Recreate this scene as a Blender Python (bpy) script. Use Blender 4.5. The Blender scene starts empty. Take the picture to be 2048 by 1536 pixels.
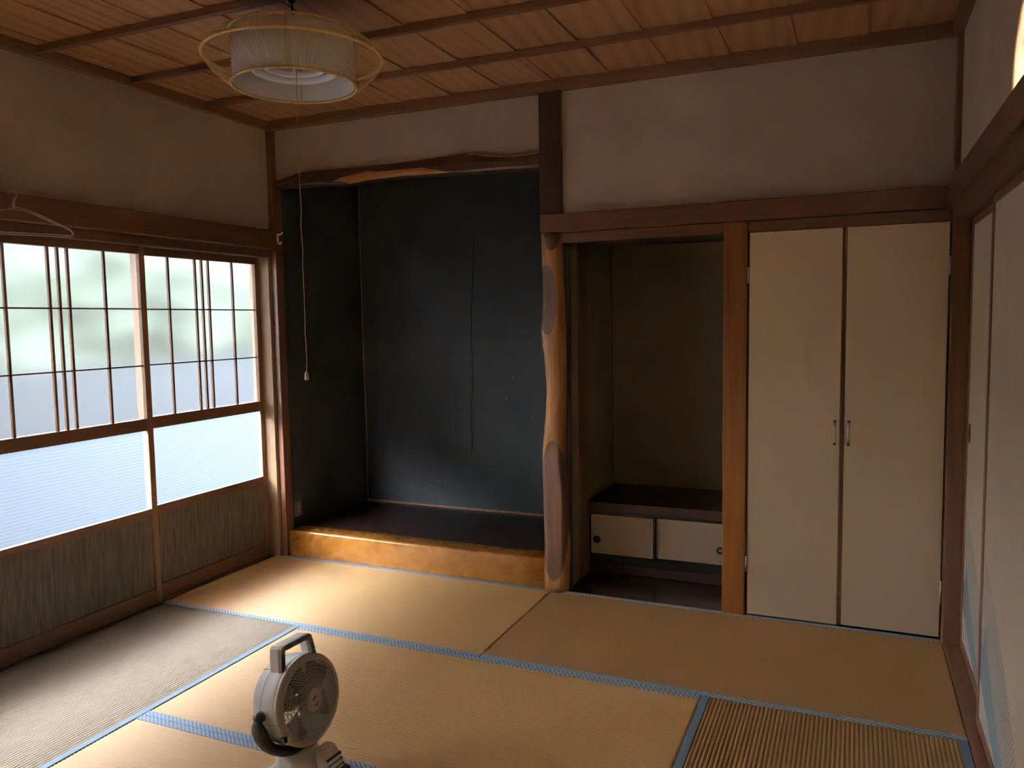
import bpy, math, random
from mathutils import Vector, Matrix

random.seed(7)
scene = bpy.context.scene
col = scene.collection

# ------------------------------------------------------------------ camera
YAW, PITCH, ROLL = -0.4105, -0.0809, -0.0162
FPX = 1575.8
cam_d = bpy.data.cameras.new('camera')
cam = bpy.data.objects.new('camera', cam_d)
col.objects.link(cam)
scene.camera = cam
_f = Vector((math.sin(YAW) * math.cos(PITCH), math.cos(YAW) * math.cos(PITCH), math.sin(PITCH)))
_r = Vector((math.cos(YAW), -math.sin(YAW), 0))
_u = _r.cross(_f)
_c, _s = math.cos(ROLL), math.sin(ROLL)
_r2, _u2 = _c * _r + _s * _u, -_s * _r + _c * _u
cam.matrix_world = Matrix(((_r2.x, _u2.x, -_f.x, 3.2752), (_r2.y, _u2.y, -_f.y, -3.8423),
                           (_r2.z, _u2.z, -_f.z, 1.4345), (0, 0, 0, 1)))
cam_d.sensor_width = 36.0
cam_d.lens = FPX * 36.0 / 2048.0
cam_d.clip_start = 0.02

# ------------------------------------------------------------------ sky, exposure
SKY = 125.0
world = bpy.data.worlds.new('sky')
scene.world = world
world.use_nodes = True
wn = world.node_tree
bg = wn.nodes['Background']
bg.inputs['Color'].default_value = (0.91, 0.94, 1.0, 1)
bg.inputs['Strength'].default_value = SKY
scene.view_settings.view_transform = 'Standard'
scene.view_settings.look = 'None'
scene.view_settings.gamma = 1.0
scene.view_settings.use_curve_mapping = False
scene.view_settings.exposure = 0.85
scene.cycles.use_denoising = True
scene.cycles.max_bounces = 12
scene.cycles.diffuse_bounces = 8
scene.cycles.sample_clamp_indirect = 8.0


def portal(name, loc, sx, sy, rot):
    d = bpy.data.lights.new(name, 'AREA')
    d.shape = 'RECTANGLE'
    d.size, d.size_y = sx, sy
    d.cycles.is_portal = True
    o = bpy.data.objects.new(name, d)
    o.location = loc
    o.rotation_euler = rot
    col.objects.link(o)


# ------------------------------------------------------------------ materials
def mat(name, color=(.5, .5, .5), rough=.6, metal=0.0):
    m = bpy.data.materials.new(name)
    m.use_nodes = True
    b = m.node_tree.nodes['Principled BSDF']
    b.inputs['Base Color'].default_value = (*color, 1)
    b.inputs['Roughness'].default_value = rough
    b.inputs['Metallic'].default_value = metal
    return m


def N(m, t, **kw):
    n = m.node_tree.nodes.new(t)
    for k, v in kw.items():
        if k in n.inputs:
            n.inputs[k].default_value = v
        else:
            setattr(n, k, v)
    return n


def lk(m, a, b):
    m.node_tree.links.new(a, b)


def ramp(m, fac, stops):
    r = N(m, 'ShaderNodeValToRGB')
    e = r.color_ramp.elements
    while len(e) < len(stops):
        e.new(.5)
    for i, (p, c) in enumerate(stops):
        e[i].position = p
        e[i].color = (*c, 1)
    lk(m, fac, r.inputs['Fac'])
    return r


def coords(m, scale=(1, 1, 1), rnd=False):
    tc = N(m, 'ShaderNodeTexCoord')
    mp = N(m, 'ShaderNodeMapping')
    mp.inputs['Scale'].default_value = scale
    lk(m, tc.outputs['Object'], mp.inputs['Vector'])
    if rnd:
        oi = N(m, 'ShaderNodeObjectInfo')
        mul = N(m, 'ShaderNodeMath', operation='MULTIPLY')
        mul.inputs[1].default_value = 37.0
        lk(m, oi.outputs['Random'], mul.inputs[0])
        cb = N(m, 'ShaderNodeCombineXYZ')
        lk(m, mul.outputs[0], cb.inputs['X'])
        lk(m, mul.outputs[0], cb.inputs['Y'])
        lk(m, cb.outputs[0], mp.inputs['Location'])
    return mp.outputs['Vector']


def bump(m, height, strength=.3, dist=.002):
    b = N(m, 'ShaderNodeBump')
    b.inputs['Strength'].default_value = strength
    b.inputs['Distance'].default_value = dist
    lk(m, height, b.inputs['Height'])
    lk(m, b.outputs[0], m.node_tree.nodes['Principled BSDF'].inputs['Normal'])


def bsdf(m):
    return m.node_tree.nodes['Principled BSDF']


def wood(name, dark, light, axis='x', rough=.45, along=1.2, across=28, rnd=False, rings=True, coat=0.0):
    """straight-grained timber: long streaks along one axis"""
    m = mat(name, light, rough)
    sc = {'x': (along, across, across), 'y': (across, along, across), 'z': (across, across, along)}[axis]
    v = coords(m, sc, rnd)
    n1 = N(m, 'ShaderNodeTexNoise')
    n1.inputs['Scale'].default_value = 1.0
    n1.inputs['Detail'].default_value = 6
    n1.inputs['Roughness'].default_value = .65
    n1.inputs['Distortion'].default_value = .6
    lk(m, v, n1.inputs['Vector'])
    mid = tuple((a + b) / 2 for a, b in zip(dark, light))
    r = ramp(m, n1.outputs['Fac'], [(.30, dark), (.5, mid), (.70, light)])
    lk(m, r.outputs[0], bsdf(m).inputs['Base Color'])
    bump(m, n1.outputs['Fac'], .15, .001)
    if coat:
        bsdf(m).inputs['Coat Weight'].default_value = coat
        bsdf(m).inputs['Coat Roughness'].default_value = .25
    return m


def plaster(name, c, var=.12, grain=220, rough=.95, strength=.5):
    m = mat(name, c, rough)
    v = coords(m)
    a = N(m, 'ShaderNodeTexNoise')
    a.inputs['Scale'].default_value = 2.2
    a.inputs['Detail'].default_value = 4
    lk(m, v, a.inputs['Vector'])
    lo = tuple(x * (1 - var) for x in c)
    hi = tuple(x * (1 + var) for x in c)
    r = ramp(m, a.outputs['Fac'], [(.3, lo), (.7, hi)])
    lk(m, r.outputs[0], bsdf(m).inputs['Base Color'])
    g = N(m, 'ShaderNodeTexNoise')
    g.inputs['Scale'].default_value = grain
    g.inputs['Detail'].default_value = 3
    lk(m, v, g.inputs['Vector'])
    bump(m, g.outputs['Fac'], strength, .003)
    bsdf(m).inputs['Specular IOR Level'].default_value = .15
    return m


M = {}
M['plaster'] = plaster('beige plaster', (.56, .465, .365))
M['blue'] = plaster('blue grey plaster', (.033, .036, .038), .18, 160)
M['niche'] = plaster('olive plaster', (.27, .205, .13))
M['red_x'] = wood('red brown timber x', (.085, .032, .014), (.17, .070, .032), 'x', .42)
M['red_y'] = wood('red brown timber y', (.085, .032, .014), (.17, .070, .032), 'y', .42)
M['red_z'] = wood('red brown timber z', (.085, .032, .014), (.17, .070, .032), 'z', .42)
M['sash_y'] = wood('sash timber y', (.075, .032, .016), (.15, .066, .035), 'y', .5)
M['sash_z'] = wood('sash timber z', (.11, .052, .026), (.22, .11, .058), 'z', .5)
M['jamb'] = wood('pale jamb timber', (.20, .12, .062), (.32, .20, .11), 'z', .55)
M['pillar'] = wood('orange cedar pillar', (.125, .040, .005), (.27, .092, .011), 'z', .4, .8, 22)
M['darkpost'] = wood('dark stained post', (.022, .008, .005), (.05, .020, .011), 'z', .4)
M['dark_x'] = wood('dark stained board', (.022, .008, .006), (.055, .021, .013), 'x', .35)
M['lacquer'] = wood('dark purple brown lacquered board', (.022, .010, .009), (.034, .016, .014), 'x', .22, .7, 10)
M['sill_y'] = wood('worn sill timber', (.09, .036, .014), (.19, .085, .036), 'y', .5)
M['black'] = mat('black lacquer', (.012, .010, .009), .35)
M['crack'] = mat('dark fissure', (.004, .004, .004), 1.0)
bsdf(M['crack']).inputs['Specular IOR Level'].default_value = 0
M['chip'] = mat('pale plaster chip', (.16, .17, .16), .95)
bsdf(M['blue']).inputs['Specular IOR Level'].default_value = .03
M['white_plastic'] = mat('white plastic', (.82, .83, .83), .38)
M['grey_plastic'] = mat('grey plastic', (.42, .39, .34), .4)
M['black_plastic'] = mat('black rubber plastic', (.008, .008, .009), .5)
bsdf(M['black_plastic']).inputs['Specular IOR Level'].default_value = .2
M['brown_grip'] = mat('brown ribbed grip', (.07, .045, .03), .6)
M['fan_blade'] = mat('smoky fan blade', (.16, .14, .12), .3)
M['chrome'] = mat('worn chrome', (.62, .58, .52), .28, 1.0)
M['hinge'] = mat('pale steel hinge', (.55, .50, .45), .4, .7)
M['hinge_dark'] = mat('tarnished steel', (.16, .13, .10), .4, .6)
M['wire'] = mat('white coated wire', (.55, .50, .47), .45)
M['ivory'] = mat('ivory plastic', (.55, .50, .38), .45)
M['outlet_plate'] = mat('dull brown plate', (.13, .115, .085), .5)  # ivory outlet toned down to a dull brown
M['outlet_socket'] = mat('dull ivory socket', (.32, .29, .21), .5)
M['hook'] = mat('white hook', (.75, .70, .62), .5)
M['bamboo'] = wood('bamboo', (.60, .42, .15), (.80, .60, .26), 'z', .4, 10, 40)
M['cord'] = mat('black flex', (.015, .012, .012), .5)
M['string'] = mat('brown pull string', (.42, .30, .20), .7)
M['tube'] = mat('white fluorescent tube', (.93, .93, .93), .2)
M['enamel'] = mat('white enamel', (.88, .88, .86), .4)
M['closet'] = plaster('cream door paper', (.84, .69, .49), .05, 500, .85, .2)
M['fusuma'] = plaster('ivory fusuma paper', (.74, .62, .47), .04, 500, .85, .2)
M['fus_white'] = mat('white print', (.74, .74, .70), .85)
M['fus_blue'] = mat('slate blue print', (.26, .33, .35), .85)
M['fus_grey'] = mat('pale grey print', (.52, .50, .45), .85)
M['fus_edge'] = wood('fusuma frame', (.17, .075, .042), (.26, .125, .075), 'z', .4)
M['fus_edge_y'] = wood('fusuma frame y', (.17, .075, .042), (.26, .125, .075), 'y', .4)
M['cab_door'] = plaster('stained cream cabinet paper', (.85, .71, .52), .10, 400, .85, .2)
M['earth'] = mat('garden ground', (.0075, .0092, .0125), .95)  # ground colour kept near black under the strong sky
M['tintwall'] = mat('dark tint wall', (.0088, .0108, .0128), .9)
for _k in ('tintwall', 'earth'):
    bsdf(M[_k]).inputs['Specular IOR Level'].default_value = 0
M['leaf'] = plaster('hedge foliage', (.0070, .0110, .0077), .5, 12, .9, 1.0)

# hatch lines of the fusuma print
m = mat('hatched print', (.5, .48, .44), .85)
v = coords(m)
w = N(m, 'ShaderNodeTexWave', wave_type='BANDS', bands_direction='DIAGONAL')
w.inputs['Scale'].default_value = 26
lk(m, v, w.inputs['Vector'])
r = ramp(m, w.outputs['Fac'], [(.40, (.62, .55, .44)), (.62, (.44, .40, .35))])
lk(m, r.outputs[0], bsdf(m).inputs['Base Color'])
M['hatch'] = m

# ceiling boards with cathedral grain
m = mat('ceiling cedar', (.4, .22, .1), .55)
v = coords(m, (5.5, .55, 5.5), True)
w = N(m, 'ShaderNodeTexWave', wave_type='RINGS', rings_direction='Z')
w.inputs['Scale'].default_value = 1.0
w.inputs['Distortion'].default_value = 4.0
w.inputs['Detail'].default_value = 4
w.inputs['Detail Scale'].default_value = 1.2
lk(m, v, w.inputs['Vector'])
n = N(m, 'ShaderNodeTexNoise')
n.inputs['Scale'].default_value = 1.6
n.inputs['Detail'].default_value = 4
lk(m, v, n.inputs['Vector'])
mx = N(m, 'ShaderNodeMath', operation='MULTIPLY_ADD')
mx.inputs[1].default_value = .45
lk(m, w.outputs['Fac'], mx.inputs[0])
sc_ = N(m, 'ShaderNodeMath', operation='MULTIPLY')
sc_.inputs[1].default_value = .6
lk(m, n.outputs['Fac'], sc_.inputs[0])
lk(m, sc_.outputs[0], mx.inputs[2])
r = ramp(m, mx.outputs[0], [(.16, (.20, .095, .042)), (.32, (.37, .195, .092)), (.8, (.44, .245, .12))])
lk(m, r.outputs[0], bsdf(m).inputs['Base Color'])
M['ceiling'] = m
M['batten'] = wood('ceiling batten', (.12, .055, .028), (.20, .098, .05), 'x', .5)
M['ctrim_x'] = wood('ceiling trim x', (.13, .060, .026), (.22, .105, .05), 'x', .5)
M['ctrim_y'] = wood('ceiling trim y', (.13, .060, .026), (.22, .105, .05), 'y', .5)

# burl front of the alcove step
m = mat('golden burl wood', (.5, .28, .07), .22)
v = coords(m, (4, 4, 5))
n = N(m, 'ShaderNodeTexNoise')
n.inputs['Scale'].default_value = 2.2
n.inputs['Detail'].default_value = 7
n.inputs['Distortion'].default_value = 1.6
lk(m, v, n.inputs['Vector'])
r = ramp(m, n.outputs['Fac'], [(.25, (.26, .095, .012)), (.5, (.42, .175, .028)), (.75, (.52, .25, .050))])
lk(m, r.outputs[0], bsdf(m).inputs['Base Color'])
bsdf(m).inputs['Coat Weight'].default_value = .6
bsdf(m).inputs['Coat Roughness'].default_value = .15
M['burl'] = m


# woven rush
def rush(name, c, rough=.48, spec=.5):
    m = mat(name, c, rough)
    v = coords(m, (1, 1, 1), True)
    n = N(m, 'ShaderNodeTexNoise')
    n.inputs['Scale'].default_value = 3
    n.inputs['Detail'].default_value = 5
    lk(m, v, n.inputs['Vector'])
    lo = (c[0] * .95, c[1] * .94, c[2] * .92)
    hi = (c[0] * 1.04, c[1] * 1.04, c[2] * 1.05)
    r = ramp(m, n.outputs['Fac'], [(.3, lo), (.7, hi)])
    v2 = coords(m, (40, 700, 40))
    f = N(m, 'ShaderNodeTexNoise')
    f.inputs['Scale'].default_value = 1
    f.inputs['Detail'].default_value = 2
    lk(m, v2, f.inputs['Vector'])
    mixn = N(m, 'ShaderNodeMix', data_type='RGBA', blend_type='MULTIPLY')
    mixn.inputs['Factor'].default_value = .22
    lk(m, r.outputs[0], mixn.inputs[6])
    lk(m, f.outputs['Fac'], mixn.inputs[7])
    lk(m, mixn.outputs[2], bsdf(m).inputs['Base Color'])
    bump(m, f.outputs['Fac'], .3, .001)
    bsdf(m).inputs['Specular IOR Level'].default_value = spec
    return m


M['rush'] = rush('woven rush', (.72, .445, .185))
M['rush_brown_shaded'] = rush('shaded brown rush', (.34, .185, .068))  # brown rush darkened further, so the floor's light fall-off sits in its colour
M['rush_pale_dimmed'] = rush('dimmed pale rush', (.185, .152, .115), .6, .0)  # pale rush darkened in colour to offset strong window light

# mat border cloth: small woven checks
m = mat('blue grey border cloth', (.3, .36, .42), .5)
v = coords(m)
ck = N(m, 'ShaderNodeTexChecker')
ck.inputs['Scale'].default_value = 105
ck.inputs['Color1'].default_value = (.46, .56, .67, 1)
ck.inputs['Color2'].default_value = (.17, .22, .285, 1)
lk(m, v, ck.inputs['Vector'])
lk(m, ck.outputs['Color'], bsdf(m).inputs['Base Color'])
bump(m, ck.outputs['Fac'], .4, .001)
M['border'] = m
m = mat('slate border cloth', (.10, .125, .15), .5)
M['border_dark'] = m
for _k in ('border', 'border_dark'):
    bsdf(M[_k]).inputs['Specular IOR Level'].default_value = .0

# shoji paper and ribbed frosted glass let light through
def sheet(name, tint, diffuse, clear, rough=.5):
    """thin sheet: part of the light is scattered, part passes blurred, the rest is reflected or lost"""
    m = bpy.data.materials.new(name)
    m.use_nodes = True
    nt = m.node_tree
    nt.nodes.clear()
    out = nt.nodes.new('ShaderNodeOutputMaterial')
    tr = nt.nodes.new('ShaderNodeBsdfTranslucent')
    tr.inputs['Color'].default_value = (*tint, 1)
    rf = nt.nodes.new('ShaderNodeBsdfRefraction')
    rf.inputs['Color'].default_value = (*tint, 1)
    rf.inputs['Roughness'].default_value = rough
    rf.inputs['IOR'].default_value = 1.15
    df = nt.nodes.new('ShaderNodeBsdfPrincipled')
    df.inputs['Base Color'].default_value = (*[x * .9 for x in tint], 1)
    df.inputs['Roughness'].default_value = .5
    m1 = nt.nodes.new('ShaderNodeMixShader')
    m1.inputs[0].default_value = clear / (clear + diffuse)
    nt.links.new(tr.outputs[0], m1.inputs[1])
    nt.links.new(rf.outputs[0], m1.inputs[2])
    mix = nt.nodes.new('ShaderNodeMixShader')
    mix.inputs[0].default_value = clear + diffuse
    nt.links.new(df.outputs[0], mix.inputs[1])
    nt.links.new(m1.outputs[0], mix.inputs[2])
    nt.links.new(mix.outputs[0], out.inputs[0])
    return m, tr


M['paper'], _tr = sheet('shoji paper', (.88, .90, .90), .006, .45, .33)
M['glass'], _tr = sheet('ribbed frosted glass', (.92, .94, .97), .004, .92, .36)
# carved pale transom panel: thin translucent wood with streaks
M['transom'], tr = sheet('pale streaked transom sheet', (.7, .6, .48), .20, .0)
m = M['transom']
tc = N(m, 'ShaderNodeTexCoord')
mp = N(m, 'ShaderNodeMapping')
mp.inputs['Scale'].default_value = (1, 22, 9)
mp.inputs['Rotation'].default_value = (.7, 0, 0)
lk(m, tc.outputs['Object'], mp.inputs['Vector'])
n = N(m, 'ShaderNodeTexNoise')
n.inputs['Scale'].default_value = 1.5
n.inputs['Detail'].default_value = 5
lk(m, mp.outputs[0], n.inputs['Vector'])
r = ramp(m, n.outputs['Fac'], [(.3, (.42, .31, .22)), (.6, (.80, .70, .58))])
lk(m, r.outputs[0], tr.inputs['Color'])

# koshi boards under the glass: bark-like vertical streaks
m = mat('bark textured panel', (.2, .17, .12), .8)
v = coords(m, (50, 75, 7))
n = N(m, 'ShaderNodeTexNoise')
n.inputs['Scale'].default_value = 1
n.inputs['Detail'].default_value = 4
lk(m, v, n.inputs['Vector'])
r = ramp(m, n.outputs['Fac'], [(.35, (.058, .046, .032)), (.65, (.125, .102, .072))])
lk(m, r.outputs[0], bsdf(m).inputs['Base Color'])
bump(m, n.outputs['Fac'], .9, .006)
M['bark'] = m

# natural alcove post: dark planed facets in orange sapwood
m = mat('natural log post', (.4, .2, .06), .3)
tc = N(m, 'ShaderNodeTexCoord')
sep = N(m, 'ShaderNodeSeparateXYZ')
lk(m, tc.outputs['Object'], sep.inputs[0])


def ell(cx, cz, rx, rz):
    o = []
    for s, c, rr in (('X', cx, rx), ('Z', cz, rz)):
        a = N(m, 'ShaderNodeMath', operation='SUBTRACT')
        a.inputs[1].default_value = c
        lk(m, sep.outputs[s], a.inputs[0])
        b = N(m, 'ShaderNodeMath', operation='DIVIDE')
        b.inputs[1].default_value = rr
        lk(m, a.outputs[0], b.inputs[0])
        p = N(m, 'ShaderNodeMath', operation='POWER')
        p.inputs[1].default_value = 2
        ab = N(m, 'ShaderNodeMath', operation='ABSOLUTE')
        lk(m, b.outputs[0], ab.inputs[0])
        lk(m, ab.outputs[0], p.inputs[0])
        if s == 'Z':
            p.inputs[1].default_value = 3
        o.append(p)
    s = N(m, 'ShaderNodeMath', operation='ADD')
    lk(m, o[0].outputs[0], s.inputs[0])
    lk(m, o[1].outputs[0], s.inputs[1])
    return s.outputs[0]


def mn(a, b):
    s = N(m, 'ShaderNodeMath', operation='MINIMUM')
    lk(m, a, s.inputs[0])
    lk(m, b, s.inputs[1])
    return s.outputs[0]


# post origin is (1.84, 0, 0)
d = mn(mn(ell(-.016, 1.535, .055, .19), ell(.004, .43, .076, .400)), ell(.012, 1.86, .036, .080))
v = coords(m, (30, 30, 2.2))
n = N(m, 'ShaderNodeTexNoise')
n.inputs['Scale'].default_value = 1
n.inputs['Detail'].default_value = 6
n.inputs['Distortion'].default_value = .8
lk(m, v, n.inputs['Vector'])
r1 = ramp(m, n.outputs['Fac'], [(.3, (.26, .105, .026)), (.7, (.56, .29, .095))])
r2 = ramp(m, n.outputs['Fac'], [(.3, (.055, .022, .009)), (.7, (.13, .052, .020))])
rm = ramp(m, d, [(.80, (0, 0, 0)), (.86, (1, 1, 1))])
mixn = N(m, 'ShaderNodeMix', data_type='RGBA')
lk(m, rm.outputs[0], mixn.inputs['Factor'])
lk(m, r2.outputs[0], mixn.inputs[6])
lk(m, r1.outputs[0], mixn.inputs[7])
lk(m, mixn.outputs[2], bsdf(m).inputs['Base Color'])
bsdf(m).inputs['Coat Weight'].default_value = .08
bsdf(m).inputs['Coat Roughness'].default_value = .4
bsdf(m).inputs['Roughness'].default_value = .45
M['log'] = m
M['sap'] = wood('orange sapwood', (.36, .16, .045), (.56, .29, .10), 'x', .4, 2, 30)
M['lintel'] = wood('dark natural lintel', (.030, .011, .006), (.075, .028, .014), 'x', .4, 1.5, 18)


# ------------------------------------------------------------------ mesh building
class MB:
    def __init__(s):
        s.v, s.f, s.sm = [], [], []

    def add(s, vs, fs, smooth=False):
        o = len(s.v)
        s.v += [tuple(p) for p in vs]
        s.f += [tuple(i + o for i in f) for f in fs]
        s.sm += [smooth] * len(fs)
        return s

    def box(s, x0, x1, y0, y1, z0, z1):
        vs = [(x, y, z) for z in (z0, z1) for y in (y0, y1) for x in (x0, x1)]
        return s.add(vs, [(0, 2, 3, 1), (4, 5, 7, 6), (0, 1, 5, 4), (2, 6, 7, 3), (0, 4, 6, 2), (1, 3, 7, 5)])

    def tube(s, pts, r, seg=8, closed=False, cap=True):
        pts = [Vector(p) for p in pts]
        n = len(pts)
        rr = r if isinstance(r, (list, tuple)) else [r] * n
        vs, fs = [], []
        prev = None
        for i, p in enumerate(pts):
            if closed:
                t = pts[(i + 1) % n] - pts[i - 1]
            else:
                t = pts[min(i + 1, n - 1)] - pts[max(i - 1, 0)]
            t.normalize()
            if prev is None:
                a = Vector((0, 0, 1)) if abs(t.z) < .9 else Vector((1, 0, 0))
                u = t.cross(a).normalized()
            else:
                u = (prev - t * prev.dot(t))
                u = u.normalized() if u.length > 1e-6 else t.orthogonal().normalized()
            prev = u
            w = t.cross(u)
            for k in range(seg):
                a = 2 * math.pi * k / seg
                vs.append(p + (u * math.cos(a) + w * math.sin(a)) * rr[i])
        m_ = n if closed else n - 1
        for i in range(m_):
            for k in range(seg):
                a, b = i * seg + k, i * seg + (k + 1) % seg
                c, d = ((i + 1) % n) * seg + (k + 1) % seg, ((i + 1) % n) * seg + k
                fs.append((a, d, c, b))
        if not closed and cap:
            fs.append(tuple(range(seg)))
            fs.append(tuple(reversed(range((n - 1) * seg, n * seg))))
        return s.add(vs, fs, seg > 4)

    def lathe(s, prof, seg=48, axis='z', c=(0, 0, 0), closed=False):
        """prof: (radius, height) pairs revolved about an axis through c"""
        vs, fs = [], []
        for (r, h) in prof:
            for k in range(seg):
                a = 2 * math.pi * k / seg
                p = (r * math.cos(a), r * math.sin(a), h)
                if axis == 'x':
                    p = (h, p[0], p[1])
                elif axis == 'y':
                    p = (p[1], h, p[0])
                vs.append((p[0] + c[0], p[1] + c[1], p[2] + c[2]))
        n = len(prof)
        for i in range(n if closed else n - 1):
            for k in range(seg):
                j = (i + 1) % n
                fs.append((i * seg + k, i * seg + (k + 1) % seg, j * seg + (k + 1) % seg, j * seg + k))
        return s.add(vs, fs, True)

    def loft(s, rings, smooth=True, cap=True):
        n = len(rings[0])
        vs = [p for rg in rings for p in rg]
        fs = []
        for i in range(len(rings) - 1):
            for k in range(n):
                fs.append((i * n + k, i * n + (k + 1) % n, (i + 1) * n + (k + 1) % n, (i + 1) * n + k))
        s.add(vs, fs, smooth)
        if cap:
            o = len(s.v) - len(vs)
            s.f += [tuple(o + k for k in reversed(range(n))), tuple(o + (len(rings) - 1) * n + k for k in range(n))]
            s.sm += [False, False]
        return s

    def prism(s, poly, axis, a0, a1):
        """extrude a 2D polygon along an axis; poly in the other two axes' order"""
        def P(q, h):
            return {'x': (h, q[0], q[1]), 'y': (q[0], h, q[1]), 'z': (q[0], q[1], h)}[axis]
        n = len(poly)
        vs = [P(q, a0) for q in poly] + [P(q, a1) for q in poly]
        fs = [tuple(range(n)), tuple(reversed(range(n, 2 * n)))]
        fs += [(k, n + k, n + (k + 1) % n, (k + 1) % n) for k in range(n)]
        return s.add(vs, fs)

    def mesh(s, name):
        me = bpy.data.meshes.new(name)
        me.from_pydata(s.v, [], s.f)
        me.polygons.foreach_set('use_smooth', s.sm)
        me.validate()
        import bmesh
        bm = bmesh.new()
        bm.from_mesh(me)
        bmesh.ops.recalc_face_normals(bm, faces=bm.faces)
        bm.to_mesh(me)
        bm.free()
        return me

    def build(s, name, material, parent=None, bevel=0.0, loc=None):
        o = bpy.data.objects.new(name, s.mesh(name))
        col.objects.link(o)
        if material:
            o.data.materials.append(M[material] if isinstance(material, str) else material)
        if parent is not None:
            o.parent = parent
        if loc is not None:
            o.location = loc
        if bevel:
            b = o.modifiers.new('edge', 'BEVEL')
            b.width = bevel
            b.segments = 2
            b.limit_method = 'ANGLE'
        return o


def box(*a):
    return MB().box(*a)


def tag(o, label=None, cat=None, group=None, kind=None):
    if label:
        o['label'] = label
    if cat:
        o['category'] = cat
    if group:
        o['group'] = group
    if kind:
        o['kind'] = kind
    return o


def thing(name, label, cat, loc=(0, 0, 0), rz=0.0, group=None, kind=None):
    o = bpy.data.objects.new(name, None)
    o.empty_display_size = .05
    col.objects.link(o)
    o.location = loc
    o.rotation_euler = (0, 0, rz)
    return tag(o, label, cat, group, kind)


def struct(name, mb, material, label=None, bevel=0.0):
    return tag(mb.build(name, material, bevel=bevel), label, kind='structure')


# ------------------------------------------------------------------ shell
XL, XR = 0.035, 3.665          # plaster planes left and right
YR = -4.6                      # rear wall
HC = 2.58                      # underside of the ceiling trim

struct('floor', box(-.2, 3.9, YR - .1, 1.0, -.12, -.051), 'dark_x', 'dark boarded subfloor under the tatami mats')
struct('wall_left', box(-.10, XL, YR, .0, 1.90, 2.75).box(-.10, XL, YR, -3.66, -.05, 1.86), 'plaster',
       'beige plaster wall above the sliding windows')
struct('wall_rear', box(-.2, 3.9, YR - .1, YR, -.05, 2.75), 'plaster', 'beige plaster wall at the rear of the room')

# back wall plaster above the alcove and above the niche and closet
wb = struct('wall_back', box(.05, 1.80, .012, .06, 2.262, 2.66).box(1.88, 3.66, .012, .06, 1.88, 2.66), 'plaster',
            'beige plaster band above the alcove, niche and closet')

# right wall with the rounded transom opening
TC, TA, TB, TN = (-1.835, 2.05), .62, .30, 2.3
wr = MB()
inner, outer = [], []
y0, y1, z0, z1 = -2.70, -1.10, 1.87, 2.50
angs = [2 * math.pi * k / 64 for k in range(64)]
angs += [math.atan2(b - TC[1], a - TC[0]) % (2 * math.pi) for a in (y0, y1) for b in (z0, z1)]
angs.sort()
K = len(angs)
for a in angs:
    ca, sa = math.cos(a), math.sin(a)
    iy = TC[0] + TA * math.copysign(abs(ca) ** (2 / TN), ca)
    iz = max(TC[1] + TB * math.copysign(abs(sa) ** (2 / TN), sa), 1.93)
    inner.append((iy, iz))
    t = min([((y1 - TC[0]) if ca > 0 else (y0 - TC[0])) / ca if abs(ca) > 1e-6 else 1e9,
             ((z1 - TC[1]) if sa > 0 else (z0 - TC[1])) / sa if abs(sa) > 1e-6 else 1e9])
    outer.append((TC[0] + t * ca, TC[1] + t * sa))
vs, fs = [], []
for x in (XR, XR + .07):
    vs += [(x, p[0], p[1]) for p in inner] + [(x, p[0], p[1]) for p in outer]
for k in range(K):
    j = (k + 1) % K
    fs += [(k, j, K + j, K + k), (2 * K + k, 3 * K + k, 3 * K + j, 2 * K + j), (k, 2 * K + k, 2 * K + j, j)]
wr.add(vs, fs)
wr.box(XR, XR + .07, y1, .0, 1.87, 2.75)
wr.box(XR, XR + .07, YR, y0, 1.87, 2.75)
wr.box(XR, XR + .07, y0, y1, z1, 2.75)
wr.box(XR, XR + .07, YR, -1.70, -.05, 1.87)
struct('wall_right', wr, 'plaster', 'beige plaster wall above the sliding panels with a rounded transom opening')
tz = MB()
tz.prism([(min(max(p[0], TC[0] - TA - .01), TC[0] + TA + .01), p[1]) for p in
          [(TC[0] - TA - .01, 1.92), (TC[0] + TA + .01, 1.92), (TC[0] + TA + .01, TC[1] + TB + .02), (TC[0] - TA - .01, TC[1] + TB + .02)]],
         'x', XR + .003, XR + .006)
tag(tz.build('transom_panel', 'transom'), 'pale streaked transom panel glowing in the rounded wall opening', 'transom', kind='structure')

# outer shell so daylight enters only by the windows
struct('wall_outer', box(-.2, 3.9, 1.0, 1.1, -.12, 2.75).box(3.80, 3.86, -1.9, 1.0, -.12, 1.89).box(3.74, 3.80, .0, 1.0, 1.85, 2.75).box(-.10, -.001, .001, .12, -.12, 2.75), 'niche', 'outer walls behind alcove, closet and sliding panels')
struct('roof', box(-.25, 3.95, YR - .15, 1.1, 2.75, 2.85), 'ceiling', 'boards above the ceiling')

# ceiling: lapped cedar boards carried on battens
cl = struct('ceiling', box(-.1, 3.76, YR, .06, 2.66, 2.70), 'ctrim_x', 'cedar board ceiling with thin cross battens')
PW = .2875
me = None
x = -.155
i = 0
while x < 3.70:
    if me is None:
        pm = MB().add([(0, YR, .0065), (PW + .012, YR, .0), (PW + .012, .05, .0), (0, .05, .0065),
                       (0, YR, .0115), (PW + .012, YR, .005), (PW + .012, .05, .005), (0, .05, .0115)],
                      [(0, 1, 2, 3), (4, 7, 6, 5), (0, 4, 5, 1), (3, 2, 6, 7), (0, 3, 7, 4), (1, 5, 6, 2)])
        me = pm.mesh('ceiling_board')
        me.materials.append(M['ceiling'])
    o = bpy.data.objects.new('ceiling_board', me)
    col.objects.link(o)
    o.parent = cl
    o.location = (x, 0, 2.626)
    x += PW
    i += 1
y = -.505
bme = None
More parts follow.
